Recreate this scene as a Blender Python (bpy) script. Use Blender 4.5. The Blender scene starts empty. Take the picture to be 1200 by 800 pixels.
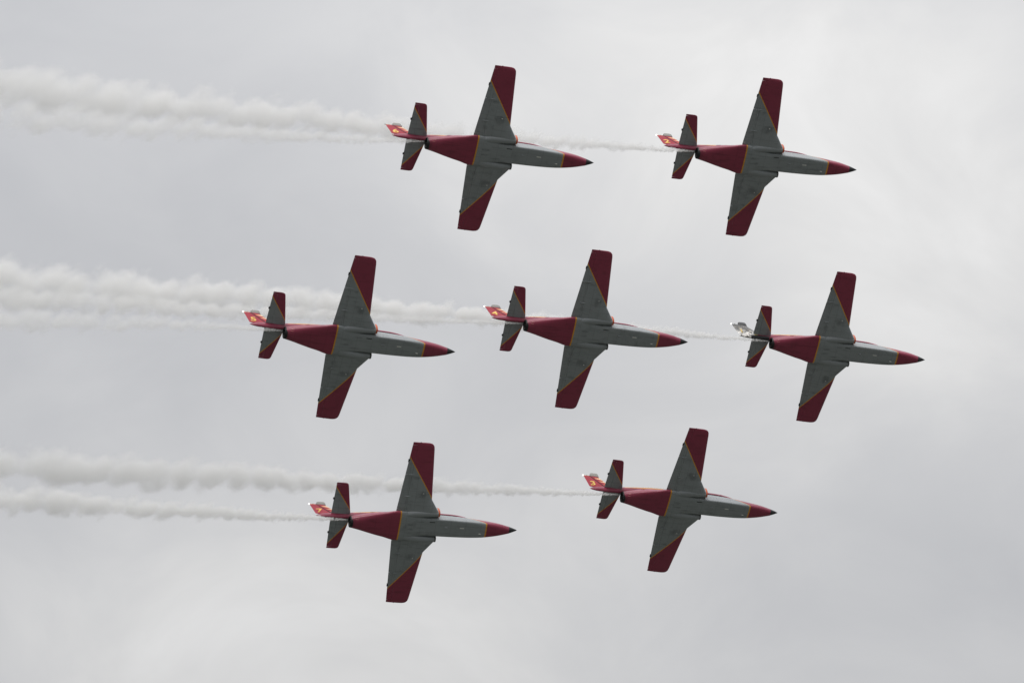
import bpy, bmesh, math, random
from mathutils import Vector, Matrix, noise

random.seed(7)
SC = bpy.context.scene
COL = SC.collection
R_ = math.radians

# ------------------------------------------------------------------ camera
PITCH = R_(25.0)
CAM_POS = Vector((0.0, 0.0, 1.7))
cam_data = bpy.data.cameras.new('camera')
cam = bpy.data.objects.new('camera', cam_data)
COL.objects.link(cam)
cam.location = CAM_POS
cam.rotation_euler = (math.pi / 2 + PITCH, 0, 0)
cam_data.sensor_width = 36.0
cam_data.lens = 180.0            # long lens
cam_data.clip_start = 1.0
cam_data.clip_end = 60000.0
SC.camera = cam
FPX = 6000.0                     # focal length in pixels of the 1200 wide photograph

def ray_point(px, py, depth):
    """world point seen at pixel (px, py) of the photograph, depth metres along the view axis"""
    x = (px - 600.0) / FPX * depth
    y = (py - 400.0) / FPX * depth
    c, s = math.cos(PITCH), math.sin(PITCH)
    return CAM_POS + Vector((x, y * s + depth * c, -y * c + depth * s))

def view_coords(w):
    d = w - CAM_POS
    c, s = math.cos(PITCH), math.sin(PITCH)
    x = d.x; y = d.y * s - d.z * c; z = d.y * c + d.z * s
    return 600 + FPX * x / z, 400 + FPX * y / z, z

# ------------------------------------------------------------------ world: overcast sky
SUN_EL, SUN_ROT = R_(52.0), R_(184.0)
world = bpy.data.worlds.new('World')
SC.world = world
world.use_nodes = True
nt = world.node_tree
for n in list(nt.nodes):
    nt.nodes.remove(n)

class NB:
    """small node helper"""
    def __init__(self, tree): self.t = tree
    def new(self, typ, **kw):
        n = self.t.nodes.new(typ)
        for k, v in kw.items(): setattr(n, k, v)
        return n
    def link(self, a, b): self.t.links.new(a, b)
    def put(self, sock, v):
        if hasattr(v, 'is_output'): self.t.links.new(v, sock)
        else: sock.default_value = v
    def m(self, op, a, b=None, c=None, clamp=False):
        n = self.new('ShaderNodeMath', operation=op); n.use_clamp = clamp
        self.put(n.inputs[0], a)
        if b is not None: self.put(n.inputs[1], b)
        if c is not None: self.put(n.inputs[2], c)
        return n.outputs[0]
    def mix(self, f, a, b):
        n = self.new('ShaderNodeMix', data_type='RGBA')
        self.put(n.inputs[0], f)
        self.put(n.inputs[6], a if hasattr(a, 'is_output') else (*a[:3], 1))
        self.put(n.inputs[7], b if hasattr(b, 'is_output') else (*b[:3], 1))
        return n.outputs[2]
    def ramp(self, v, lo, hi, a=0.0, b=1.0, smooth=True):
        n = self.new('ShaderNodeMapRange')
        n.interpolation_type = 'SMOOTHSTEP' if smooth else 'LINEAR'
        self.put(n.inputs[0], v); self.put(n.inputs[1], lo); self.put(n.inputs[2], hi)
        self.put(n.inputs[3], a); self.put(n.inputs[4], b)
        return n.outputs[0]
    def noise(self, vec, scale, detail=3.0, rough=0.5, dist=0.0):
        n = self.new('ShaderNodeTexNoise')
        if vec is not None: self.link(vec, n.inputs['Vector'])
        n.inputs['Scale'].default_value = scale; n.inputs['Detail'].default_value = detail
        n.inputs['Roughness'].default_value = rough; n.inputs['Distortion'].default_value = dist
        return n.outputs[0]
    def vec(self, x, y, z):
        n = self.new('ShaderNodeCombineXYZ')
        self.put(n.inputs[0], x); self.put(n.inputs[1], y); self.put(n.inputs[2], z)
        return n.outputs[0]

# azimuth, elevation, angular size (degrees), extra light
CLOUD_GAPS = [(3.6, 27.4, 3.2, 0.95), (5.6, 25.2, 1.7, 0.6), (-4.2, 21.2, 2.4, 0.9), (0.6, 21.2, 2.6, 0.65), (5.0, 21.5, 2.2, 0.25), (0.3, 27.6, 2.4, 0.42), (-2.0, 21.2, 3.2, 0.25), (-60, 60, 25, 0.4), (120, 50, 30, 0.5)]
w = NB(nt)
tc = w.new('ShaderNodeTexCoord')
sky = w.new('ShaderNodeTexSky', sky_type='NISHITA')
sky.sun_disc = False
sky.sun_elevation = SUN_EL; sky.sun_rotation = SUN_ROT
bg_sky = w.new('ShaderNodeBackground'); bg_sky.inputs[1].default_value = 0.08
w.link(sky.outputs[0], bg_sky.inputs[0])
# the cloud sheet: brighter towards the zenith, large soft patches of thin and thick cloud
sep = w.new('ShaderNodeSeparateXYZ'); w.link(tc.outputs['Generated'], sep.inputs[0])
elev = w.m('MAXIMUM', sep.outputs[2], 0.0)
grad = w.m('MULTIPLY_ADD', w.m('MULTIPLY', elev, elev), 1.45, 0.42)
mp = w.new('ShaderNodeMapping'); w.link(tc.outputs['Generated'], mp.inputs[0])
mp.inputs['Location'].default_value = (0.0, 0.0, 0.0)
mp.inputs['Scale'].default_value = (1.0, 1.0, 1.5)
big = w.noise(mp.outputs[0], 6.0, 2.0, 0.45, 0.2)
mid = w.noise(mp.outputs[0], 19.0, 5.0, 0.55, 0.5)
cl = w.m('MULTIPLY_ADD', mid, 0.50, w.m('MULTIPLY', big, 0.50))
cl = w.m('MULTIPLY', w.ramp(cl, 0.36, 0.64, 0.0, 1.0), 0.28)
# thin places in the cloud sheet where more light comes through (world direction, angular size, strength)
for (az, el, size, amt) in CLOUD_GAPS:
    dv = (math.sin(R_(az)) * math.cos(R_(el)), math.cos(R_(az)) * math.cos(R_(el)), math.sin(R_(el)))
    dn_ = w.new('ShaderNodeVectorMath', operation='DOT_PRODUCT'); w.link(tc.outputs['Generated'], dn_.inputs[0]); dn_.inputs[1].default_value = dv
    a2 = w.m('MULTIPLY', w.m('SUBTRACT', 1.0, dn_.outputs['Value']), 2.0)       # ~ angle squared
    gss = w.m('EXPONENT', w.m('MULTIPLY', a2, -1.0 / R_(size) ** 2))
    wv = w.m('MULTIPLY_ADD', mid, 1.2, 0.4)
    cl = w.m('ADD', cl, w.m('MULTIPLY', w.m('MULTIPLY', gss, amt), wv))
lum = w.m('MULTIPLY', grad, w.m('MULTIPLY_ADD', cl, 0.33, 0.805))
cl = w.m('MINIMUM', cl, 1.0)
tint = w.mix(cl, (0.985, 0.995, 1.03), (1.006, 1.0, 0.992))
mul = w.new('ShaderNodeVectorMath', operation='SCALE'); w.link(tint, mul.inputs[0]); w.link(lum, mul.inputs[3])
bg_cl = w.new('ShaderNodeBackground'); w.link(mul.outputs[0], bg_cl.inputs[0]); bg_cl.inputs[1].default_value = 1.0
mx = w.new('ShaderNodeMixShader'); mx.inputs[0].default_value = 0.93
w.link(bg_sky.outputs[0], mx.inputs[1]); w.link(bg_cl.outputs[0], mx.inputs[2])
outw = w.new('ShaderNodeOutputWorld'); w.link(mx.outputs[0], outw.inputs[0])

# ------------------------------------------------------------------ weak sun through the cloud
sd = bpy.data.lights.new('sun', 'SUN'); sd.energy = 1.5; sd.angle = R_(25.0); sd.color = (1.0, 0.965, 0.92)
sun = bpy.data.objects.new('sun', sd); COL.objects.link(sun)
sun_dir = Vector((math.sin(SUN_ROT) * math.cos(SUN_EL), math.cos(SUN_ROT) * math.cos(SUN_EL), math.sin(SUN_EL)))
sun.rotation_euler = (-sun_dir).to_track_quat('-Z', 'Y').to_euler()
sun.location = (0, 0, 400)

SC.view_settings.view_transform = 'Standard'
SC.view_settings.look = 'None'
SC.view_settings.exposure = 0.0
SC.view_settings.gamma = 1.0
SC.view_settings.use_curve_mapping = False
SC.cycles.max_bounces = 12
SC.cycles.volume_bounces = 8
SC.cycles.diffuse_bounces = 3
SC.cycles.use_denoising = True
SC.cycles.volume_max_steps = 512

# ------------------------------------------------------------------ materials
def new_mat(name):
    m = bpy.data.materials.new(name); m.use_nodes = True
    t = m.node_tree
    for n in list(t.nodes): t.nodes.remove(n)
    b = NB(t)
    out = b.new('ShaderNodeOutputMaterial')
    p = b.new('ShaderNodeBsdfPrincipled')
    b.link(p.outputs[0], out.inputs[0])
    return m, b, p

RED = (0.295, 0.042, 0.082)
GREY = (0.285, 0.306, 0.318)
PALE = (0.42, 0.44, 0.45)
YEL = (0.74, 0.33, 0.04)
WHITE = (0.72, 0.70, 0.66)

def weather(b, col, amount=0.5, scale=1.0, spots=None):
    """streaks, stains and faint panel tone differences that belong to the paint"""
    tcn = b.new('ShaderNodeTexCoord')
    oi = b.new('ShaderNodeObjectInfo')
    add = b.new('ShaderNodeVectorMath', operation='ADD')
    b.link(tcn.outputs['Object'], add.inputs[0]); b.link(oi.outputs['Location'], add.inputs[1])
    v = add.outputs[0]
    st = b.new('ShaderNodeMapping'); b.link(v, st.inputs[0]); st.inputs['Scale'].default_value = (0.45, 3.0, 3.0)
    streak = b.ramp(b.noise(st.outputs[0], 2.2 * scale, 4, 0.6), 0.50, 0.78)
    blot = b.ramp(b.noise(v, 1.3 * scale, 5, 0.65), 0.52, 0.80)
    f = b.m('MULTIPLY', b.m('MAXIMUM', streak, blot), amount)
    if spots:
        sx = b.new('ShaderNodeSeparateXYZ'); b.link(tcn.outputs['Object'], sx.inputs[0])
        ay = b.m('ABSOLUTE', sx.outputs[1])
        nz = b.noise(v, 2.4, 5, 0.7)
        for (cx, cy, rx, ry, k) in spots:
            ex = b.m('DIVIDE', b.m('SUBTRACT', sx.outputs[0], cx), rx); ey = b.m('DIVIDE', b.m('SUBTRACT', ay, cy), ry)
            g = b.m('ADD', b.m('MULTIPLY', ex, ex), b.m('MULTIPLY', ey, ey))
            g = b.m('SUBTRACT', b.m('MULTIPLY_ADD', nz, 2.2, -0.35), g)
            f = b.m('MAXIMUM', f, b.m('MULTIPLY', b.ramp(g, 0.1, 0.9), k))
    dark = b.new('ShaderNodeVectorMath', operation='SCALE'); b.link(col, dark.inputs[0]); dark.inputs[3].default_value = 0.50
    return b.mix(f, col, dark.outputs[0]), v

def lines_mask(b, coord, period, width, offset=0.0):
    a = b.m('FRACT', b.m('DIVIDE', b.m('ADD', coord, 50.0 + offset), period))
    d = b.m('ABSOLUTE', b.m('SUBTRACT', a, 0.5))
    return b.m('GREATER_THAN', d, 0.5 - width / period / 2)

def finish(b, p, col, amount=0.45, rough=0.42, panels=None, spots=None):
    c, v = weather(b, col, amount, 1.0, spots)
    if panels is not None:
        dk = b.new('ShaderNodeVectorMath', operation='SCALE'); b.link(c, dk.inputs[0]); dk.inputs[3].default_value = 0.55
        c = b.mix(b.m('MULTIPLY', panels, 0.55), c, dk.outputs[0])
    b.link(c, p.inputs['Base Color'])
    r = b.m('MULTIPLY_ADD', b.noise(v, 5.0, 3), 0.25, rough - 0.12)
    b.link(r, p.inputs['Roughness'])
    p.inputs['Specular IOR Level'].default_value = 0.45
    bp = b.new('ShaderNodeBump'); bp.inputs['Strength'].default_value = 0.25; bp.inputs['Distance'].default_value = 0.02
    b.link(b.noise(v, 1.6, 2), bp.inputs['Height']); b.link(bp.outputs[0], p.inputs['Normal'])

def surface_mat(name, A, B, half=0.028):
    """grey flying surface, red outboard-forward of the line A-B given in (x, |y|), yellow band on the line"""
    m, b, p = new_mat(name)
    tcn = b.new('ShaderNodeTexCoord'); s = b.new('ShaderNodeSeparateXYZ'); b.link(tcn.outputs['Object'], s.inputs[0])
    ay = b.m('ABSOLUTE', s.outputs[1])
    dx, dy = B[0] - A[0], B[1] - A[1]; L = math.hypot(dx, dy); nx, ny = -dy / L, dx / L
    if nx < 0: nx, ny = -nx, -ny
    d = b.m('ADD', b.m('MULTIPLY', b.m('SUBTRACT', s.outputs[0], A[0]), nx), b.m('MULTIPLY', b.m('SUBTRACT', ay, A[1]), ny))
    col = b.mix(b.m('GREATER_THAN', d, 0.0), GREY, RED)
    col = b.mix(b.m('LESS_THAN', b.m('ABSOLUTE', d), half), col, YEL)
    pan = b.m('MAXIMUM', lines_mask(b, ay, 0.86, 0.022, 0.2), lines_mask(b, s.outputs[0], 0.55, 0.018, 0.13))
    pan = b.m('MULTIPLY', pan, b.m('LESS_THAN', d, 0.3))
    finish(b, p, col, 0.60, 0.40, pan, [(-0.30, 2.05, 0.50, 0.42, 0.75), (-0.75, 3.1, 0.30, 0.16, 0.5), (-1.1, 1.5, 0.3, 0.2, 0.45)])
    return m

WA, WB = (-1.32, 4.36), (0.32, 1.95)        # yellow line on the wing (x forward, |y|)
TA, TB = (-5.28, 1.79), (-4.30, 0.45)       # yellow line on the tailplane
M_WING = surface_mat('paint_wing', WA, WB)
M_TAIL = surface_mat('paint_tailplane', TA, TB, 0.024)

def fuselage_mat(lead=False):
    m, b, p = new_mat('paint_fuselage_leader' if lead else 'paint_fuselage')
    tcn = b.new('ShaderNodeTexCoord'); s = b.new('ShaderNodeSeparateXYZ'); b.link(tcn.outputs['Object'], s.inputs[0])
    x, y, z = s.outputs
    # nose: red forward of a line that climbs aft up the side and then follows the canopy sill
    xl = b.m('ADD', b.m('MULTIPLY', b.m('MAXIMUM', b.m('ADD', z, 0.34), 0.0), -1.75), 3.98)
    d1 = b.m('SUBTRACT', x, xl)
    d2 = b.m('SUBTRACT', z, 0.57)
    d2 = b.m('MINIMUM', d2, b.m('SUBTRACT', x, 0.6))
    dn = b.m('MAXIMUM', d1, d2)
    # rear: red nacelle aft of a frame, with a pale spine above a shoulder line
    da = b.m('SUBTRACT', b.m('MULTIPLY_ADD', z, -0.10, -1.42), x)
    sp = b.m('MINIMUM', b.m('SUBTRACT', z, 0.62), b.m('ADD', x, 4.0))
    da = b.m('MINIMUM', da, b.m('MULTIPLY', sp, -1.0))
    dd = b.m('MAXIMUM', dn, da)
    col = b.mix(b.m('GREATER_THAN', b.m('SUBTRACT', z, 0.45), b.m('MULTIPLY', b.m('LESS_THAN', x, 3.9), 0.0)), GREY, PALE)
    col = b.mix(b.m('GREATER_THAN', dd, 0.0), col, RED)
    col = b.mix(b.m('LESS_THAN', b.m('ABSOLUTE', dd), 0.042), col, YEL)
    pan = b.m('MAXIMUM', lines_mask(b, x, 0.93, 0.02, 0.3), lines_mask(b, y, 0.55, 0.016, 0.275))
    if lead:
        v = tcn.outputs['Object']
        n1 = b.noise(v, 3.2, 4, 0.6, 0.8)
        silver = b.mix(b.ramp(n1, 0.42, 0.60), (0.16, 0.15, 0.15), (0.85, 0.82, 0.78))
        edge = b.m('ADD', x, b.m('MULTIPLY_ADD', n1, 1.1, 4.55))
        col = b.mix(b.ramp(edge, 0.06, -0.02), col, silver)
        col = b.mix(b.ramp(b.m('ABSOLUTE', edge), 0.10, 0.05), col, (0.60, 0.45, 0.14))
        under = b.m('MULTIPLY', b.m('LESS_THAN', z, 0.36), b.m('MULTIPLY', b.m('LESS_THAN', x, -4.35), b.m('GREATER_THAN', x, -5.55)))
        col = b.mix(under, col, (0.02, 0.02, 0.022))
    finish(b, p, col, 0.62, 0.36, pan, [(-0.75, 0.15, 0.45, 0.12, 0.7), (-0.1, 0.35, 0.6, 0.08, 0.5), (-4.25, 0.0, 0.30, 0.6, 0.8), (-2.9, 0.2, 0.9, 0.10, 0.4)])
    return m
M_FUS = fuselage_mat(); M_FUSL = fuselage_mat(True)

def plain(name, col, rough=0.45, metal=0.0, weathered=0.3, emit=None):
    m, b, p = new_mat(name)
    c = b.new('ShaderNodeRGB'); c.outputs[0].default_value = (*col, 1)
    if weathered:
        cc, v = weather(b, c.outputs[0], weathered); b.link(cc, p.inputs['Base Color'])
    else:
        b.link(c.outputs[0], p.inputs['Base Color'])
    p.inputs['Roughness'].default_value = rough; p.inputs['Metallic'].default_value = metal
    if emit:
        p.inputs['Emission Color'].default_value = (*emit[:3], 1); p.inputs['Emission Strength'].default_value = emit[3]
    return m

M_GREY = plain('paint_grey', GREY, 0.42)
M_RED = plain('paint_red', RED, 0.40)
M_BLACK = plain('paint_black', (0.018, 0.019, 0.021), 0.45)
M_NOZ = plain('nozzle_metal', (0.012, 0.012, 0.013), 0.55, 0.1)
M_SOOT = plain('soot_black', (0.008, 0.008, 0.008), 0.9)
M_ORANGE = plain('paint_orange', (0.60, 0.11, 0.03), 0.4)
M_LIP = plain('lip_dark_grey', (0.10, 0.10, 0.10), 0.45)
M_YELLOW = plain('paint_yellow', (0.90, 0.58, 0.12), 0.45, weathered=0.1)
M_WHITE = plain('paint_white', (0.75, 0.74, 0.70), 0.4, weathered=0.1)
M_DIEL = plain('tip_cap_grey', (0.26, 0.25, 0.23), 0.55)
M_GOLD = plain('paint_gold', (0.62, 0.45, 0.14), 0.35, 0.2, 0.2)
M_STENCIL = plain('stencil_pink', (0.60, 0.22, 0.22), 0.5, weathered=0.1)
M_LAMP = plain('lamp_white', (0.9, 0.9, 0.88), 0.2, weathered=0, emit=(1.0, 0.96, 0.88, 4.0))
M_LAMP_OFF = plain('lamp_unlit', (0.20, 0.20, 0.20), 0.2, weathered=0)
M_GLASS = plain('canopy_tint', (0.03, 0.035, 0.04), 0.06, weathered=0)

def fin_mat(special=False):
    m, b, p = new_mat('paint_fin_silver' if special else 'paint_fin')
    tcn = b.new('ShaderNodeTexCoord'); s = b.new('ShaderNodeSeparateXYZ'); b.link(tcn.outputs['Object'], s.inputs[0])
    x, y, z = s.outputs
    if not special:
        # two pointed rays widening towards the leading edge, orange rim along the leading edge
        col = b.m('MULTIPLY', z, 0.0)
        col = b.mix(col, (0.36, 0.036, 0.056), (0.36, 0.036, 0.056))
        for (x0, z0, slope, spread_) in ((-5.86, 1.53, 0.00, 0.55), (-5.62, 1.20, 0.04, 0.50), (-5.38, 0.90, 0.08, 0.45)):
            dxn = b.m('SUBTRACT', x, x0)
            c0 = b.m('MULTIPLY_ADD', dxn, slope, z0)
            dz = b.m('ABSOLUTE', b.m('SUBTRACT', z, c0))
            inside = b.m('MULTIPLY', b.m('LESS_THAN', dz, b.m('MULTIPLY', dxn, spread_ * 0.5)), b.m('GREATER_THAN', dxn, 0.0))
            rim = b.m('MULTIPLY', b.m('LESS_THAN', dz, b.m('MULTIPLY_ADD', dxn, spread_ * 0.5, -0.022)), b.m('GREATER_THAN', dxn, 0.0))
            col = b.mix(inside, col, (0.80, 0.30, 0.08)); col = b.mix(rim, col, (0.90, 0.66, 0.42))
        rimt = b.m('GREATER_THAN', z, 1.80)
        col = b.mix(rimt, col, (0.62, 0.22, 0.10))
        hx = b.m('MULTIPLY_ADD', b.m('SUBTRACT', z, 0.53), -0.597, -5.29)
        hl = b.m('LESS_THAN', b.m('ABSOLUTE', b.m('SUBTRACT', x, hx)), 0.05)
        col = b.mix(hl, col, (0.05, 0.006, 0.010))
        finish(b, p, col, 0.25, 0.55); p.inputs['Specular IOR Level'].default_value = 0.2
    else:
        v = tcn.outputs['Object']
        mp_ = b.new('ShaderNodeMapping'); b.link(v, mp_.inputs[0])
        mp_.inputs['Rotation'].default_value = (0, R_(-35), 0); mp_.inputs['Scale'].default_value = (1.6, 1.0, 4.2)
        n1 = b.noise(mp_.outputs[0], 2.6, 5, 0.62, 0.8)
        fall = b.ramp(z, 0.35, 1.3, 0.16, -0.03)
        k = b.ramp(b.m('ADD', n1, fall), 0.50, 0.64)
        col = b.mix(k, (0.055, 0.055, 0.055), (0.80, 0.78, 0.74))
        n2 = b.noise(mp_.outputs[0], 5.0, 3, 0.6, 0.5)
        col = b.mix(b.ramp(n2, 0.60, 0.66), col, (0.60, 0.42, 0.16))
        blk = b.ramp(z, 1.55, 1.78); col = b.mix(b.m('MULTIPLY', blk, 0.8), col, (0.05, 0.05, 0.05))
        hx = b.m('MULTIPLY_ADD', b.m('SUBTRACT', z, 0.53), -0.597, -5.29)
        col = b.mix(b.m('LESS_THAN', b.m('ABSOLUTE', b.m('SUBTRACT', x, hx)), 0.05), col, (0.03, 0.03, 0.03))
        b.link(col, p.inputs['Base Color']); p.inputs['Roughness'].default_value = 0.30; p.inputs['Metallic'].default_value = 0.15
    return m
M_FIN = fin_mat(); M_FINS = fin_mat(True)

# ------------------------------------------------------------------ mesh helpers
def link_mesh(name, bm, mats, parent=None, smooth=40):
    bmesh.ops.recalc_face_normals(bm, faces=bm.faces[:])
    me = bpy.data.meshes.new(name); bm.to_mesh(me); bm.free()
    for mt in (mats if isinstance(mats, (list, tuple)) else [mats]): me.materials.append(mt)
    for pl in me.polygons: pl.use_smooth = True
    o = bpy.data.objects.new(name, me); COL.objects.link(o)
    if smooth: 
        try: me.set_sharp_from_angle(angle=R_(smooth))
        except Exception: pass
    if parent: o.parent = parent
    return o

def ring_section(x, zt, zb, zw, wd, nt_, nb_, n=40, yc=0.0):
    pts = []
    for i in range(n):
        a = 2 * math.pi * i / n
        c, s = math.cos(a), math.sin(a)
        e = nt_ if s >= 0 else nb_
        y = wd * math.copysign(abs(c) ** (2 / e), c)
        h = (zt - zw) if s >= 0 else (zw - zb)
        z = zw + h * math.copysign(abs(s) ** (2 / e), s)
        pts.append((x, yc + y, z))
    return pts

def loft(bm, rings, cap0=True, cap1=True, mat=0):
    vs = [[bm.verts.new(p) for p in r] for r in rings]
    n = len(rings[0])
    for a, b2 in zip(vs, vs[1:]):
        for i in range(n):
            f = bm.faces.new((a[i], a[(i + 1) % n], b2[(i + 1) % n], b2[i])); f.material_index = mat
    if cap0: bm.faces.new(vs[0]).material_index = mat
    if cap1: bm.faces.new(list(reversed(vs[-1]))).material_index = mat
    return vs

def interp(tab, x):
    """Catmull-Rom through rows sorted by falling first value"""
    for i in range(len(tab) - 1):
        if tab[i][0] >= x >= tab[i + 1][0]:
            p1, p2 = tab[i], tab[i + 1]
            p0 = tab[i - 1] if i else p1; p3 = tab[i + 2] if i + 2 < len(tab) else p2
            t = (x - p1[0]) / (p2[0] - p1[0])
            out = []
            for k in range(1, len(p1)):
                m1 = (p2[k] - p0[k]) / (p2[0] - p0[0]) * (p2[0] - p1[0])
                m2 = (p3[k] - p1[k]) / (p3[0] - p1[0]) * (p2[0] - p1[0])
                h = (2*t**3-3*t*t+1)*p1[k] + (t**3-2*t*t+t)*m1 + (-2*t**3+3*t*t)*p2[k] + (t**3-t*t)*m2
                out.append(h)
            return out
    return list(tab[-1][1:])

def smooth_loft(bm, tab, steps, n=40, caps=(True, True), yc=0.0, mat=0):
    x0, x1 = tab[0][0], tab[-1][0]
    rings = []
    for i in range(steps + 1):
        x = x0 + (x1 - x0) * i / steps
        r = interp(tab, x)
        rings.append(ring_section(x, *r, n=n, yc=yc))
    return loft(bm, rings, *caps, mat=mat)

def box(bm, c, s, rot=None, mat=0):
    vs = []
    for dx in (-.5, .5):
        for dy in (-.5, .5):
            for dz in (-.5, .5):
                v = Vector((dx * s[0], dy * s[1], dz * s[2]))
                if rot: v = rot @ v
                vs.append(bm.verts.new(Vector(c) + v))
    for q in ((0,1,3,2),(4,6,7,5),(0,4,5,1),(2,3,7,6),(0,2,6,4),(1,5,7,3)):
        bm.faces.new([vs[k] for k in q]).material_index = mat

# ------------------------------------------------------------------ aerofoil surfaces
def foil(c, t):
    """half thickness / chord of a symmetric section at chord fraction c"""
    c = min(max(c, 0.0), 1.0)
    return 5 * t * (0.2969 * math.sqrt(c) - 0.1260 * c - 0.3516 * c * c + 0.2843 * c ** 3 - 0.1030 * c ** 4)

def lin(tab, s):
    if s <= tab[0][0]: return tab[0][1]
    for a, b2 in zip(tab, tab[1:]):
        if s <= b2[0]:
            return a[1] + (b2[1] - a[1]) * (s - a[0]) / (b2[0] - a[0])
    return tab[-1][1]

class Surface:
    """span s runs out along |y| (or up z for the fin); LE/TE give x, mid gives the off-plane position"""
    def __init__(self, le, te, mid, thick, vertical=False):
        self.le, self.te, self.mid, self.th, self.v = le, te, mid, thick, vertical
    def pt(self, s, c, side):
        le, te = lin(self.le, s), lin(self.te, s)
        ch = le - te
        x = le - c * ch
        h = foil(c, lin(self.th, s)) * ch
        m = lin(self.mid, s)
        return (x, side * h, s) if self.v else (x, s, m + side * h)
    def half(self, s, x):
        le, te = lin(self.le, s), lin(self.te, s)
        return foil((le - x) / (le - te), lin(self.th, s)) * (le - te)
    def panel(self, bm, spans, c0, c1, mirror=1, nc=12, hinge=None):
        rings = []
        for s in spans:
            a0 = c0 if not callable(c0) else c0(s); a1 = c1 if not callable(c1) else c1(s)
            cs = [a0 + (a1 - a0) * (1 - math.cos(math.pi / 2 * k / nc)) if a0 < 0.01 else a0 + (a1 - a0) * k / nc for k in range(nc + 1)]
            up = [self.pt(s, c, 1) for c in cs]
            lo = [self.pt(s, c, -1) for c in reversed(cs)]
            if a0 < 0.01: lo = lo[:-1]
            if a1 > 0.99: lo = lo[1:]
            ring = up + lo
            if not self.v: ring = [(x, y * mirror, z) for x, y, z in ring]
            rings.append(ring)
        loft(bm, rings)

def spans(a, b2, n, extra=()):
    s = [a + (b2 - a) * i / n for i in range(n + 1)] + [e for e in extra if a < e < b2]
    return sorted(set(round(v, 4) for v in s))

WING = Surface(
    le=[(0.3, 1.15), (1.0, 0.92), (1.75, 0.41), (4.95, 0.095), (5.12, 0.06), (5.22, -0.01), (5.28, -0.10), (5.31, -0.24)],
    te=[(0.3, -1.70), (1.03, -1.66), (5.31, -1.25)],
    mid=[(0.3, -0.29), (1.0, -0.26), (5.31, 0.04)],
    thick=[(0.3, 0.13), (1.0, 0.13), (1.75, 0.14), (5.0, 0.12), (5.25, 0.09), (5.31, 0.05)])
TAILP = Surface(
    le=[(0.05, -4.20), (2.0, -4.60), (2.10, -4.64), (2.15, -4.71), (2.17, -4.80)],
    te=[(0.05, -5.40), (2.17, -5.345)],
    mid=[(0.0, 0.47), (2.17, 0.47)],
    thick=[(0.0, 0.10), (2.0, 0.10), (2.17, 0.05)])
def hinge_frac(z):
    le, te = lin(FIN.le, z), lin(FIN.te, z)
    xh = lin([(0.30, -5.14), (0.53, -5.29), (1.82, -6.06)], z)
    return (le - xh) / (le - te)
FIN = Surface(
    le=[(0.30, -4.25), (0.70, -4.65), (0.95, -4.98), (1.20, -5.14), (1.50, -5.33), (1.75, -5.50), (1.86, -5.62)],
    te=[(0.30, -6.20), (0.50, -6.27), (0.60, -6.31), (1.86, -6.47)],
    mid=[(0, 0), (2, 0)],
    thick=[(0.3, 0.075), (1.75, 0.085), (1.86, 0.06)], vertical=True)

def surf_patch(sf, x0, x1, y0, y1, mirror, off=0.006, n=6, side=-1):
    """a thin plate lying on the lower skin of a horizontal surface"""
    bm = bmesh.new()
    for k, o in ((0, off), (1, -0.01)):
        pass
    top, bot = [], []
    for i in range(n + 1):
        r1, r2 = [], []
        for j in range(n + 1):
            x = x0 + (x1 - x0) * i / n; y = y0 + (y1 - y0) * j / n
            z = lin(sf.mid, y) + side * sf.half(y, x)
            r1.append(bm.verts.new((x, y * mirror, z + side * off))); r2.append(bm.verts.new((x, y * mirror, z - side * 0.02)))
        top.append(r1); bot.append(r2)
    for i in range(n):
        for j in range(n):
            bm.faces.new((top[i][j], top[i+1][j], top[i+1][j+1], top[i][j+1]))
            bm.faces.new((bot[i][j], bot[i][j+1], bot[i+1][j+1], bot[i+1][j]))
    for i in range(n):
        for j in (0, n):
            bm.faces.new((top[i][j], top[i+1][j], bot[i+1][j], bot[i][j]))
            bm.faces.new((top[j][i], top[j][i+1], bot[j][i+1], bot[j][i]))
    return bm

def streamlined(bm, x0, x1, y, z, ry, rz, n=10):
    """small teardrop fairing along x"""
    rings = []
    for i in range(n + 1):
        t = i / n
        k = max(0.02, math.sin(math.pi * t ** 0.8))
        rings.append([(x0 + (x1 - x0) * t, y + ry * k * math.cos(a), z + rz * k * math.sin(a)) for a in [2 * math.pi * q / 10 for q in range(10)]])
    loft(bm, rings)

# x, z top, z bottom, z widest, half width, exponent top, exponent bottom
FUS = [
    (5.45, 0.15, -0.27, -0.06, 0.215, 2.0, 2.1), (4.8, 0.27, -0.36, -0.10, 0.37, 2.0, 2.6), (4.0, 0.39, -0.42, -0.16, 0.475, 2.1, 4.0),
    (3.4, 0.50, -0.44, -0.20, 0.515, 2.3, 5.5), (2.7, 0.61, -0.445, -0.22, 0.54, 2.6, 7.0), (1.8, 0.66, -0.45, -0.22, 0.56, 2.8, 7.5),
    (0.8, 0.68, -0.45, -0.20, 0.57, 2.8, 7.5), (0.2, 0.70, -0.46, -0.18, 0.59, 2.6, 6.0), (-0.3, 0.74, -0.49, -0.16, 0.72, 2.3, 3.6),
    (-0.9, 0.72, -0.53, -0.32, 0.91, 1.7, 3.4), (-1.5, 0.64, -0.55, -0.40, 0.95, 1.35, 3.0), (-1.75, 0.60, -0.56, -0.41, 0.93, 1.35, 2.9),
    (-2.2, 0.56, -0.57, -0.40, 0.81, 1.5, 2.8), (-2.7, 0.52, -0.585, -0.38, 0.71, 1.75, 2.7), (-3.2, 0.42, -0.59, -0.35, 0.60, 1.9, 2.5),
    (-3.8, 0.24, -0.60, -0.31, 0.46, 1.95, 2.2), (-4.31, 0.06, -0.63, -0.29, 0.35, 2.0, 2.0)]
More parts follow.
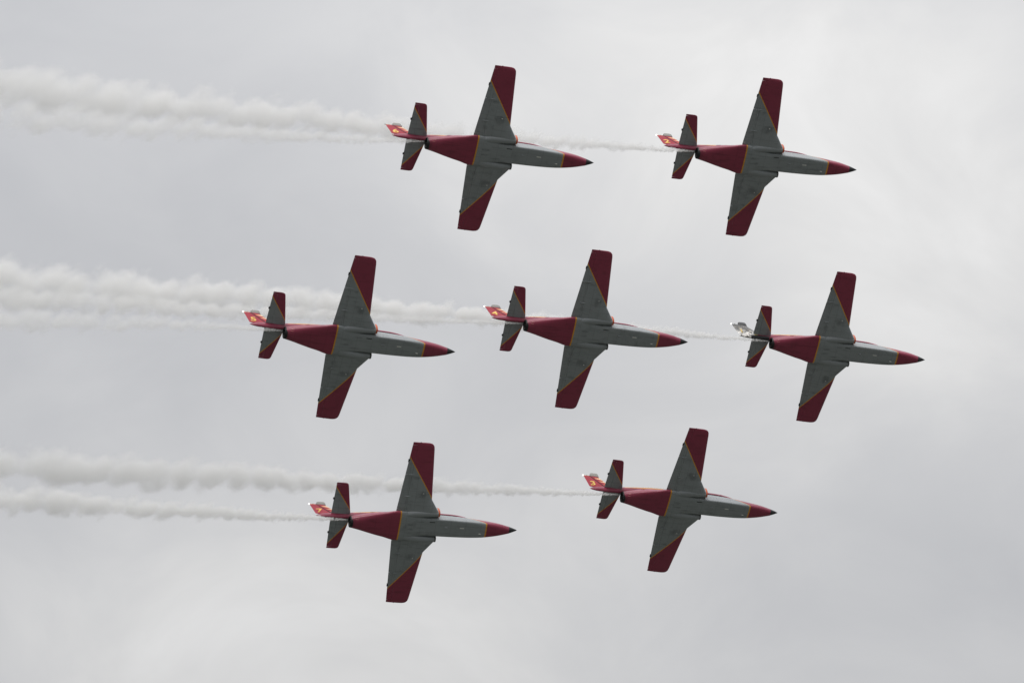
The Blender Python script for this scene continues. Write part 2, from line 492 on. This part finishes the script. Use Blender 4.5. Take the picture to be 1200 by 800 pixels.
SPINE = [
    (-0.1, 1.00, 0.25, 0.62, 0.36, 2.1, 2.0), (-1.2, 1.00, 0.25, 0.66, 0.36, 2.1, 2.0), (-2.2, 0.96, 0.24, 0.68, 0.34, 2.0, 2.0),
    (-3.0, 0.88, 0.24, 0.63, 0.28, 2.0, 2.0), (-4.0, 0.78, 0.24, 0.56, 0.20, 2.0, 1.8), (-4.6, 0.73, 0.22, 0.50, 0.165, 2.0, 1.8), (-5.3, 0.66, 0.19, 0.44, 0.14, 2.0, 1.9),
    (-5.9, 0.54, 0.20, 0.38, 0.10, 2.0, 2.0), (-6.22, 0.42, 0.26, 0.34, 0.045, 2.0, 2.0)]

def text_mesh(ch, size):
    cu = bpy.data.curves.new('digit', 'FONT'); cu.body = ch; cu.size = size; cu.align_x = 'CENTER'; cu.align_y = 'CENTER'
    cu.offset = 0.012; cu.resolution_u = 4
    ob = bpy.data.objects.new('digit', cu); COL.objects.link(ob)
    dg = bpy.context.evaluated_depsgraph_get(); dg.update()
    me = bpy.data.meshes.new_from_object(ob.evaluated_get(dg))
    bpy.data.objects.remove(ob); 
    return me

# ------------------------------------------------------------------ the aircraft
def empty(name, label, cat, group):
    o = bpy.data.objects.new(name, None); COL.objects.link(o)
    o.empty_display_size = 0.5
    o['label'] = label; o['category'] = cat; o['group'] = group
    return o

def make_jet():
    root = empty('jet_plane', '', 'jet plane', 'jet planes flying in formation')
    # fuselage with its spine and tail boom
    bm = bmesh.new()
    smooth_loft(bm, FUS, 90, 72, (True, False))
    smooth_loft(bm, SPINE, 50, 32)
    fus = link_mesh('fuselage', bm, M_FUS, root, 60)
    # black nose cone
    bm = bmesh.new()
    rings = []
    for i in range(13):
        t = i / 12
        k = max(0.03, (1 - t) ** 0.82)
        cz = -0.06 + 0.055 * t
        rings.append([(5.449 + 0.551 * t, 0.215 * k * math.cos(a), cz + (0.21 if math.sin(a) >= 0 else 0.21) * k * math.sin(a)) for a in [2 * math.pi * q / 32 for q in range(32)]])
    loft(bm, rings); link_mesh('nose_cone', bm, M_BLACK, root, 60)
    # exhaust nozzle: dark ring and cavity
    bm = bmesh.new()
    prof = [(-4.24, 0.350), (-4.32, 0.349), (-4.38, 0.340), (-4.395, 0.325), (-4.36, 0.31), (-4.25, 0.285), (-3.9, 0.26)]
    loft(bm, [[(x, r * math.cos(a), -0.29 + r * math.sin(a)) for a in [2 * math.pi * q / 36 for q in range(36)]] for x, r in prof], False, True)
    noz = link_mesh('exhaust_nozzle', bm, M_NOZ, root, 50)
    bm = bmesh.new()
    streamlined(bm, -3.96, -4.42, 0, -0.29, 0.17, 0.17); link_mesh('exhaust_cone', bm, M_SOOT, noz)
    # smoke pipe beside the nozzle
    bm = bmesh.new()
    loft(bm, [[(x, -0.02 + 0.03 * math.cos(a), 0.035 + 0.03 * math.sin(a)) for a in [2 * math.pi * q / 10 for q in range(10)]] for x in (-3.9, -4.55)])
    link_mesh('smoke_pipe', bm, M_NOZ, root)
    # canopy
    bm = bmesh.new()
    CAN = [(3.45, 0.46, 0.42, 0.44, 0.10, 2, 2), (3.0, 0.74, 0.48, 0.52, 0.29, 2, 2), (2.3, 0.98, 0.52, 0.60, 0.40, 2, 2), (1.5, 1.10, 0.54, 0.64, 0.42, 2, 2),
           (0.9, 1.17, 0.55, 0.66, 0.42, 2, 2), (0.2, 1.13, 0.55, 0.66, 0.41, 2, 2), (-0.4, 1.03, 0.5, 0.64, 0.38, 2, 2), (-0.8, 0.95, 0.5, 0.62, 0.30, 2, 2)]
    smooth_loft(bm, CAN, 44, 32); can = link_mesh('canopy', bm, M_GLASS, root, 60)
    bm = bmesh.new()
    for xa, xb in ((2.36, 2.28), (0.98, 0.86), (-0.28, -0.40)):
        rr = []
        for x in (xa, xb):
            q = interp(CAN, x); q[0] += 0.018; q[3] += 0.018
            rr.append(ring_section(x, *q, n=32))
        loft(bm, rr)
    for sgn in (-1, 1):
        rr = []
        for i in range(20):
            x = 3.1 - 3.5 * i / 19; q = interp(CAN, x)
            y = sgn * (q[3] + 0.02); z = q[2] - 0.02
            rr.append([(x, y - 0.02, z - 0.05), (x, y + 0.02, z - 0.05), (x, y + 0.02, z + 0.045), (x, y - 0.02, z + 0.045)])
        loft(bm, rr)
    link_mesh('canopy_frame', bm, M_RED, can)
    for sgn in (-1, 1):
        # air intake nacelle; lip coloured orange to starboard, dark grey to port
        bm = bmesh.new()
        tab = [(1.00, 0.83, 0.00, 0.215, 0.37), (0.4, 0.84, -0.06, 0.245, 0.40), (-0.3, 0.81, -0.10, 0.26, 0.40), (-0.9, 0.74, -0.13, 0.24, 0.38), (-1.5, 0.60, -0.14, 0.2, 0.30), (-2.0, 0.5, -0.14, 0.15, 0.2)]
        rr = []
        for i in range(25):
            x = 1.0 - 3.0 * i / 24
            yc, zc, a_, b_ = interp(tab, x)
            rr.append(ring_section(x, zc + b_, zc - b_, zc, a_, 2.4, 2.4, n=32, yc=yc * sgn))
        # throat
        inner = [ring_section(x, 0 + b_, 0 - b_, 0, a_, 2.4, 2.4, n=32, yc=0.83 * sgn) for x, a_, b_ in ((0.55, 0.14, 0.28), (1.00, 0.185, 0.335))]
        loft(bm, inner + rr, True, True)
        itk = link_mesh('air_intake', bm, M_GREY, root, 60)
        bm = bmesh.new()
        rr = [ring_section(x, b_, -b_, 0, a_, 2.4, 2.4, n=32, yc=0.83 * sgn) for x, a_, b_ in
              ((0.92, 0.224, 0.378), (1.00, 0.226, 0.381), (1.04, 0.214, 0.366), (1.045, 0.200, 0.350), (1.02, 0.186, 0.338), (0.90, 0.178, 0.330))]
        loft(bm, rr, False, False); link_mesh('intake_lip', bm, M_ORANGE if sgn < 0 else M_LIP, itk, 60)
        # dark splitter plate between intake and fuselage
        bm = bmesh.new(); box(bm, (0.55, sgn * 0.585, 0.0), (0.9, 0.03, 0.55)); link_mesh('splitter_plate', bm, M_GREY, itk)
        # wing
        bm = bmesh.new()
        HF = 0.765
        WING.panel(bm, spans(0.90, 5.31, 26, (1.0, 1.75, 4.95, 5.12, 5.22, 5.28)), 0.0, HF, sgn, 14)
        WING.panel(bm, spans(0.90, 1.06, 2), HF, 1.0, sgn, 5)
        WING.panel(bm, spans(5.13, 5.31, 4, (5.22, 5.28)), HF, 1.0, sgn, 5)
        wg = link_mesh('wing', bm, M_WING, root, 50)
        bm = bmesh.new(); WING.panel(bm, spans(1.07, 3.26, 10), HF + 0.006, 1.0, sgn, 5); link_mesh('flap', bm, M_WING, wg, 50)
        bm = bmesh.new(); WING.panel(bm, spans(3.272, 5.12, 8), HF + 0.006, 1.0, sgn, 5); ail = link_mesh('aileron', bm, M_WING, wg, 50)
        # trim tab horn behind the trailing edge, hinge fairings under the wing
        bm = bmesh.new(); box(bm, (-1.35, sgn * 4.12, -0.035), (0.10, 0.20, 0.03)); link_mesh('trim_tab', bm, M_BLACK, wg)
        for (yy) in (1.9, 3.27):
            bm = bmesh.new(); xh = lin(WING.le, yy) - HF * (lin(WING.le, yy) - lin(WING.te, yy))
            streamlined(bm, xh + 0.22, xh - 0.30, sgn * yy, lin(WING.mid, yy) - WING.half(yy, xh) - 0.01, 0.022, 0.035)
            link_mesh('hinge_fairing', bm, M_GREY, wg)
        bm = surf_patch(WING, -0.62, 0.10, 1.32, 2.60, sgn, 0.005); gd = link_mesh('gear_door', bm, M_WING, wg, 30)
        bm = bmesh.new()
        zq = lin(WING.mid, 2.1) - WING.half(2.1, -0.25)
        streamlined(bm, -0.16, -0.24, sgn * 2.15, zq - 0.012, 0.03, 0.02); link_mesh('jacking_point', bm, M_WHITE, wg)
        bm = bmesh.new(); streamlined(bm, -0.75, -0.83, sgn * 5.315, 0.04, 0.022, 0.022); link_mesh('static_wick', bm, M_BLACK, wg)
        # tailplane
        bm = bmesh.new()
        TAILP.panel(bm, spans(0.05, 2.17, 12, (2.0, 2.1, 2.15)), 0.0, 0.64, sgn, 12)
        TAILP.panel(bm, spans(2.06, 2.17, 3, (2.1, 2.15)), 0.64, 1.0, sgn, 4)
        tp = link_mesh('tailplane', bm, M_TAIL, root, 50)
        bm = bmesh.new(); TAILP.panel(bm, spans(0.10, 2.05, 8), 0.65, 1.0, sgn, 5); link_mesh('elevator', bm, M_TAIL, tp, 50)
        bm = bmesh.new(); box(bm, (-5.385, sgn * 1.12, 0.46), (0.09, 0.13, 0.035)); link_mesh('trim_tab', bm, M_BLACK, tp)
        # roundel on the rear flank: red, yellow, red
        q = interp(FUS, -3.1)
        bm = bmesh.new()
        rs = ring_section(-3.0, *interp(FUS, -3.0), n=72)
        kk = min(range(72), key=lambda t: abs(rs[t][2] - 0.10) + (10 if rs[t][1] * sgn < 0 else 0))
        c = Vector(rs[kk]); tg = (Vector(rs[(kk + 1) % 72]) - Vector(rs[kk - 1])).normalized()
        nrm = Vector((-0.12, abs(tg.z) * sgn, abs(tg.y))).normalized()
        t1 = Vector((1, 0, 0)); t1 = (t1 - nrm * t1.dot(nrm)).normalized(); t2 = nrm.cross(t1)
        for rad, h, mi in ((0.16, 0.006, 0), (0.12, 0.010, 1), (0.055, 0.014, 0)):
            vs = [bm.verts.new(c + nrm * (h - 0.0) + t1 * rad * math.cos(a) + t2 * rad * math.sin(a)) for a in [2 * math.pi * k / 24 for k in range(24)]]
            f = bm.faces.new(vs); f.material_index = mi
            ex = bmesh.ops.extrude_face_region(bm, geom=[f])
            for e in ex['geom']:
                if isinstance(e, bmesh.types.BMVert): e.co -= nrm * 0.08
                if isinstance(e, bmesh.types.BMFace): e.material_index = mi
        link_mesh('roundel', bm, [M_RED, M_YELLOW], fus)
    # fin and rudder
    bm = bmesh.new(); FIN.panel(bm, spans(0.30, 1.86, 14, (0.7, 0.95, 1.75)), 0.0, lambda z: hinge_frac(z) - 0.004, 1, 12)
    fin = link_mesh('fin', bm, M_FIN, root, 50)
    bm = bmesh.new(); FIN.panel(bm, spans(0.56, 1.845, 12), lambda z: hinge_frac(z) + 0.004, 1.0, 1, 6)
    rud = link_mesh('rudder', bm, M_FIN, root, 50)
    bm = bmesh.new(); smooth_loft(bm, [(-5.48, 2.10, 1.76, 1.9, 0.035, 2.4, 2.4), (-5.53, 2.17, 1.76, 1.95, 0.06, 3, 3), (-5.75, 2.19, 1.77, 1.97, 0.07, 3, 3), (-5.95, 2.16, 1.79, 1.97, 0.06, 3, 3), (-6.01, 2.06, 1.81, 1.93, 0.04, 2.4, 2.4)], 24, 20)
    link_mesh('tip_cap', bm, M_DIEL, fin, 60)
    bm = bmesh.new(); streamlined(bm, -6.20, -6.30, 0, 1.87, 0.025, 0.06); link_mesh('beacon', bm, M_DIEL, fin)
    bm = bmesh.new(); streamlined(bm, -6.45, -6.54, 0, 1.855, 0.032, 0.032); link_mesh('tail_light', bm, M_LAMP, rud)
    # rear fairing under the rudder
    bm = bmesh.new(); streamlined(bm, -5.95, -6.36, 0, 0.33, 0.05, 0.07); link_mesh('tail_cone', bm, M_RED, root)
    # belly furniture
    bm = bmesh.new(); box(bm, (2.48, -0.10, -0.452), (0.26, 0.055, 0.02)); link_mesh('belly_light', bm, M_WHITE, fus)
    bm = bmesh.new(); streamlined(bm, 3.70, 3.52, 0.20, -0.445, 0.035, 0.03); link_mesh('probe', bm, M_WHITE, fus)
    bm = bmesh.new(); box(bm, (0.62, -0.37, -0.443), (0.34, 0.05, 0.02)); link_mesh('air_scoop', bm, M_BLACK, fus)
    bm = bmesh.new(); box(bm, (1.5, -0.10, -0.47), (0.16, 0.012, 0.10)); link_mesh('blade_antenna', bm, M_GREY, fus)
    bm = surf_box_belly(2.05, 3.30, -0.16, 0.16); link_mesh('nose_gear_door', bm, M_FUS, fus)
    for (xx, yy) in ((0.58, -0.36),):
        bm = bmesh.new(); box(bm, (xx, -0.562, -0.12), (0.03, 0.05, 0.10)); link_mesh('blade_antenna', bm, M_BLACK, fus)
    bm = bmesh.new()
    for (xx, ang, ln) in ((-3.95, -0.55, 0.20), (-4.0, -0.85, 0.16)):
        q = interp(FUS, xx)
        y = -q[3] * math.cos(ang); z = q[2] + (q[2] - q[1]) * math.sin(ang)
        box(bm, (xx, y - 0.005, z - 0.005), (ln, 0.02, 0.035))
    link_mesh('stencil_mark', bm, M_STENCIL, fus)
    return root

def surf_box_belly(x0, x1, y0, y1):
    bm = bmesh.new()
    zc = -0.447
    box(bm, ((x0 + x1) / 2, (y0 + y1) / 2, zc), (x1 - x0, y1 - y0, 0.012))
    return bm

def copy_tree(o, parent=None):
    c = o.copy(); COL.objects.link(c)
    c.parent = parent
    for ch in [k for k in bpy.data.objects if k.parent == o]:
        copy_tree(ch, c)
    return c

def add_number(jet, ch):
    rud = [k for k in jet.children if k.name.split('.')[0] == 'rudder'][0]
    for side in (-1, 1):
        me = text_mesh(ch, 0.74)
        bm = bmesh.new(); bm.from_mesh(me)
        for v in bm.verts:
            tx, ty = v.co.x, v.co.y
            X = -6.02 + (tx * 1.05 if side == -1 else -tx * 1.05); Z = 0.93 + ty * 0.92
            v.co = Vector((X, side * (FIN.half(min(max(Z, .56), 1.84), X) + 0.010), Z))
        ex = bmesh.ops.extrude_face_region(bm, geom=bm.faces[:])
        for e in ex['geom']:
            if isinstance(e, bmesh.types.BMVert): e.co.y -= side * 0.02
        o = link_mesh('number', bm, M_NUM[ch], rud, 0)

M_NUM = {c: M_YELLOW for c in '234567'}
M_NUM['1'] = M_GOLD

POSES = [
    ((-0.906, 268.789, 139.448), [(0.95814, 0.28617, 0.00918), (-0.21371, 0.73614, -0.6422), (-0.19054, 0.61336, 0.76648)]),
    ((15.433, 279.647, 144.416), [(0.96385, 0.26619, 0.01158), (-0.1988, 0.74739, -0.63395), (-0.17741, 0.60873, 0.77329)]),
    ((-9.039, 269.202, 127.354), [(0.95414, 0.29928, 0.00754), (-0.22884, 0.74534, -0.62618), (-0.19302, 0.59573, 0.77964)]),
    ((4.912, 279.943, 132.915), [(0.95993, 0.28005, 0.01053), (-0.20784, 0.73662, -0.64358), (-0.18799, 0.6156, 0.76531)]),
    ((20.332, 291.879, 137.278), [(0.95814, 0.2862, 0.00802), (-0.21919, 0.75124, -0.62257), (-0.18421, 0.59475, 0.78252)]),
    ((-5.499, 282.075, 121.203), [(0.9646, 0.26011, 0.04341), (-0.16569, 0.72587, -0.66758), (-0.20515, 0.63675, 0.74327)]),
    ((10.971, 294.8, 128.073), [(0.95605, 0.29313, 0.00593), (-0.23532, 0.77927, -0.58083), (-0.17488, 0.55391, 0.814)]),
]
NUMBERS = ['6', '2', '5', '4', '1', '7', '3']
LABELS = [
    'red and grey jet with yellow 6 on its rudder, rear one of the top row',
    'red and grey jet with yellow 2 on its rudder, front one of the top row',
    'red and grey jet with yellow 5 on its rudder, last in the middle row',
    'red and grey jet with yellow 4 on its rudder, centre of the middle row',
    'lead jet with a silver, black and gold fin instead of a red one',
    'red and grey jet with yellow 7 on its rudder, rear one of the bottom row',
    'red and grey jet with yellow 3 on its rudder, front one of the bottom row',
]
proto = make_jet()
jets = []
for i in range(7):
    jets.append(proto if i == 0 else copy_tree(proto))
def kids(o, stem):
    return [k for k in o.children if k.name.split('.')[0] == stem]
for i, (loc, ax) in enumerate(POSES):
    j = jets[i]
    j['label'] = LABELS[i]
    m = Matrix((ax[0], ax[1], ax[2])).transposed().to_4x4()
    m.translation = Vector(loc)
    j.matrix_world = m
    add_number(j, NUMBERS[i])
# the leader's fin is painted differently, and one tail light is off
lead = jets[4]
k = kids(lead, 'fuselage')[0]; k.data = k.data.copy(); k.data.materials[0] = M_FUSL
k = kids(lead, 'tail_cone')[0]; k.data = k.data.copy(); k.data.materials[0] = M_WHITE; k['label'] = 'white tail cone'
for st in ('fin', 'rudder'):
    k = kids(lead, st)[0]; k.data = k.data.copy(); k.data.materials[0] = M_FINS
    k['label'] = 'silver and black %s with gold marks' % st
    for g in k.children:
        if g.name.startswith(('tip_cap', 'beacon')):
            g.data = g.data.copy(); g.data.materials[0] = M_BLACK
g = kids(kids(jets[0], 'rudder')[0], 'tail_light')[0]
g.data = g.data.copy(); g.data.materials[0] = M_LAMP_OFF

# ------------------------------------------------------------------ ground far below
def ground():
    bm = bmesh.new()
    n = 96; rings = []
    for r in (0.5, 20, 60, 150, 400, 1000, 3000, 9000, 30000):
        rings.append([bm.verts.new((r * math.cos(2 * math.pi * k / n), r * math.sin(2 * math.pi * k / n), 0 if r < 300 else 3.0 * noise.noise(Vector((math.cos(2*math.pi*k/n), math.sin(2*math.pi*k/n), r * .001)) * 2))) for k in range(n)])
    bm.faces.new(rings[0])
    for a, b2 in zip(rings, rings[1:]):
        for k in range(n): bm.faces.new((a[k], a[(k+1) % n], b2[(k+1) % n], b2[k]))
    m, b, p = new_mat('ground_grass')
    tcn = b.new('ShaderNodeTexCoord')
    c = b.mix(b.noise(tcn.outputs['Object'], 0.02, 6, 0.6), (0.055, 0.066, 0.050), (0.115, 0.115, 0.105))
    b.link(c, p.inputs['Base Color']); p.inputs['Roughness'].default_value = 0.95
    o = link_mesh('ground', bm, m); o['kind'] = 'structure'; o['label'] = 'open grass ground far below the aircraft'
ground()

# ------------------------------------------------------------------ smoke trails
def smoke_mat(name, bow, length, k, x0, p_, core, seed, thin=1.0, amp=1.0):
    m = bpy.data.materials.new(name); m.use_nodes = True
    t = m.node_tree
    for n in list(t.nodes): t.nodes.remove(n)
    b = NB(t)
    out = b.new('ShaderNodeOutputMaterial')
    vol = b.new('ShaderNodeVolumePrincipled')
    vol.inputs['Color'].default_value = SMOKE_COL
    vol.inputs['Anisotropy'].default_value = 0.2
    tcn = b.new('ShaderNodeTexCoord'); s = b.new('ShaderNodeSeparateXYZ'); b.link(tcn.outputs['Object'], s.inputs[0])
    x, y, z = s.outputs
    zc = b.m('MULTIPLY', b.m('MULTIPLY', x, b.m('SUBTRACT', length, x)), bow)
    xx = b.m('MAXIMUM', b.m('ADD', x, x0), 0.02)
    R = b.m('MULTIPLY', b.m('POWER', xx, p_), k)
    g = b.m('MULTIPLY', b.m('POWER', xx, 1 - p_), 1.0 / (k * (1 - p_)))
    yr = b.m('DIVIDE', y, R); zr = b.m('DIVIDE', b.m('SUBTRACT', z, zc), R)
    # large eddies push the core about, small ones make the puffs
    co = b.vec(b.m('ADD', b.m('MULTIPLY', g, 0.42), seed), yr, zr)
    wob = b.m('SUBTRACT', b.noise(b.vec(b.m('ADD', b.m('MULTIPLY', g, 0.22), seed * 3), 0.0, 0.0), 1.0, 2), 0.5)
    zr2 = b.m('SUBTRACT', zr, b.m('MULTIPLY', wob, 0.55 * amp))
    r = b.m('SQRT', b.m('ADD', b.m('MULTIPLY', yr, yr), b.m('MULTIPLY', zr2, zr2)))
    co2 = b.vec(b.m('ADD', b.m('ADD', g, b.m('MULTIPLY', zr, 0.4)), seed), yr, zr)
    vo = b.new('ShaderNodeTexVoronoi'); vo.feature = 'SMOOTH_F1'; b.link(co2, vo.inputs['Vector']); vo.inputs['Scale'].default_value = 1.1
    vo.inputs['Smoothness'].default_value = 0.35
    puff = b.m('SUBTRACT', 0.50, vo.outputs['Distance'])
    fb = b.m('SUBTRACT', b.noise(co2, 1.8, 5, 0.68, 0.5), 0.5)
    e = b.m('ADD', b.m('SUBTRACT', 0.72, r), b.m('ADD', b.m('MULTIPLY', puff, 0.84 * amp), b.m('MULTIPLY', fb, 1.15 * amp)))
    d = b.ramp(e, 0.0, 0.50)
    edge = b.ramp(b.m('SQRT', b.m('ADD', b.m('MULTIPLY', yr, yr), b.m('MULTIPLY', zr, zr))), 1.15, 1.32, 1.0, 0.0)
    d = b.m('MULTIPLY', d, edge)
    dens = b.m('DIVIDE', core, b.m('POWER', R, thin))
    dens = b.m('MINIMUM', dens, 26.0)
    b.link(b.m('MULTIPLY', d, dens), vol.inputs['Density'])
    b.link(vol.outputs[0], out.inputs['Volume'])
    m.cycles.volume_step_rate = STEP
    return m
SMOKE_COL = (0.988, 0.985, 0.977, 1)
STEP = 0.09

def trail(i, mid, end, k, core, label, thin=1.0, p_=0.70, x0=0.25, amp=1.0):
    j = jets[i]
    start = j.matrix_world @ Vector((-4.50, 0, 0.02 if False else -0.05))
    px, py, dep = view_coords(start)
    # the trail lies back along the flight path: it comes nearer to the camera towards the left
    def at(qx, qy):
        dd = dep + 0.34 * (qx - px) / FPX * dep
        return ray_point(qx, qy, dd)
    P1 = at(*end); Pm = at(*mid)
    X = (P1 - start); L = X.length; X.normalize()
    up = Vector((0, -math.sin(PITCH), math.cos(PITCH)))
    Z = (up - X * up.dot(X)).normalized(); Y = Z.cross(X)
    rel = Pm - start
    xm = rel.dot(X); zm = rel.dot(Z)
    bow = zm / (xm * (L - xm))
    bm = bmesh.new()
    rings = []
    N = 80
    for q in range(N + 1):
        x = L * (q / N) ** 1.5 - (0.05 if q == 0 else 0)
        R = k * max(x + x0, 0.02) ** p_
        zc = bow * x * (L - x)
        rr = R * 1.33
        rings.append([(x, rr * math.cos(a), zc + rr * math.sin(a)) for a in [2 * math.pi * w_ / 20 for w_ in range(20)]])
    loft(bm, rings)
    m = smoke_mat('smoke_' + str(i), bow, L, k, x0, p_, core, 7.3 * i + 1.7, thin, amp)
    o = link_mesh('smoke_trail', bm, m)
    mw = Matrix((X, Y, Z)).transposed().to_4x4(); mw.translation = start
    o.matrix_world = mw
    o['label'] = label; o['category'] = 'smoke trail'; o['group'] = 'white smoke trails behind the jets'

trail(0, (240, 154), (-40, 131), 0.150, 1.1, 'thin pale smoke trail streaming from the jet numbered 6', 1.0)
trail(1, (440, 148), (-40, 95), 0.146, 1.8, 'long white smoke trail from the jet numbered 2, passing behind jet 6')
trail(2, (200, 380), (-40, 375), 0.155, 1.0, 'faint smoke trail starting at the tail of the jet numbered 5')
trail(3, (440, 372), (-40, 345), 0.100, 1.3, 'smoke trail from the middle jet numbered 4, running behind jet 5')
trail(4, (450, 361), (-40, 326), 0.118, 2.0, 'longest smoke trail, from the lead jet with the silver fin')
trail(5, (200, 597), (-40, 580), 0.152, 2.0, 'lowest smoke trail, from the jet numbered 7')
trail(6, (340, 561), (-40, 541), 0.136, 2.0, 'white smoke trail from the jet numbered 3, passing behind jet 7', amp=0.85)
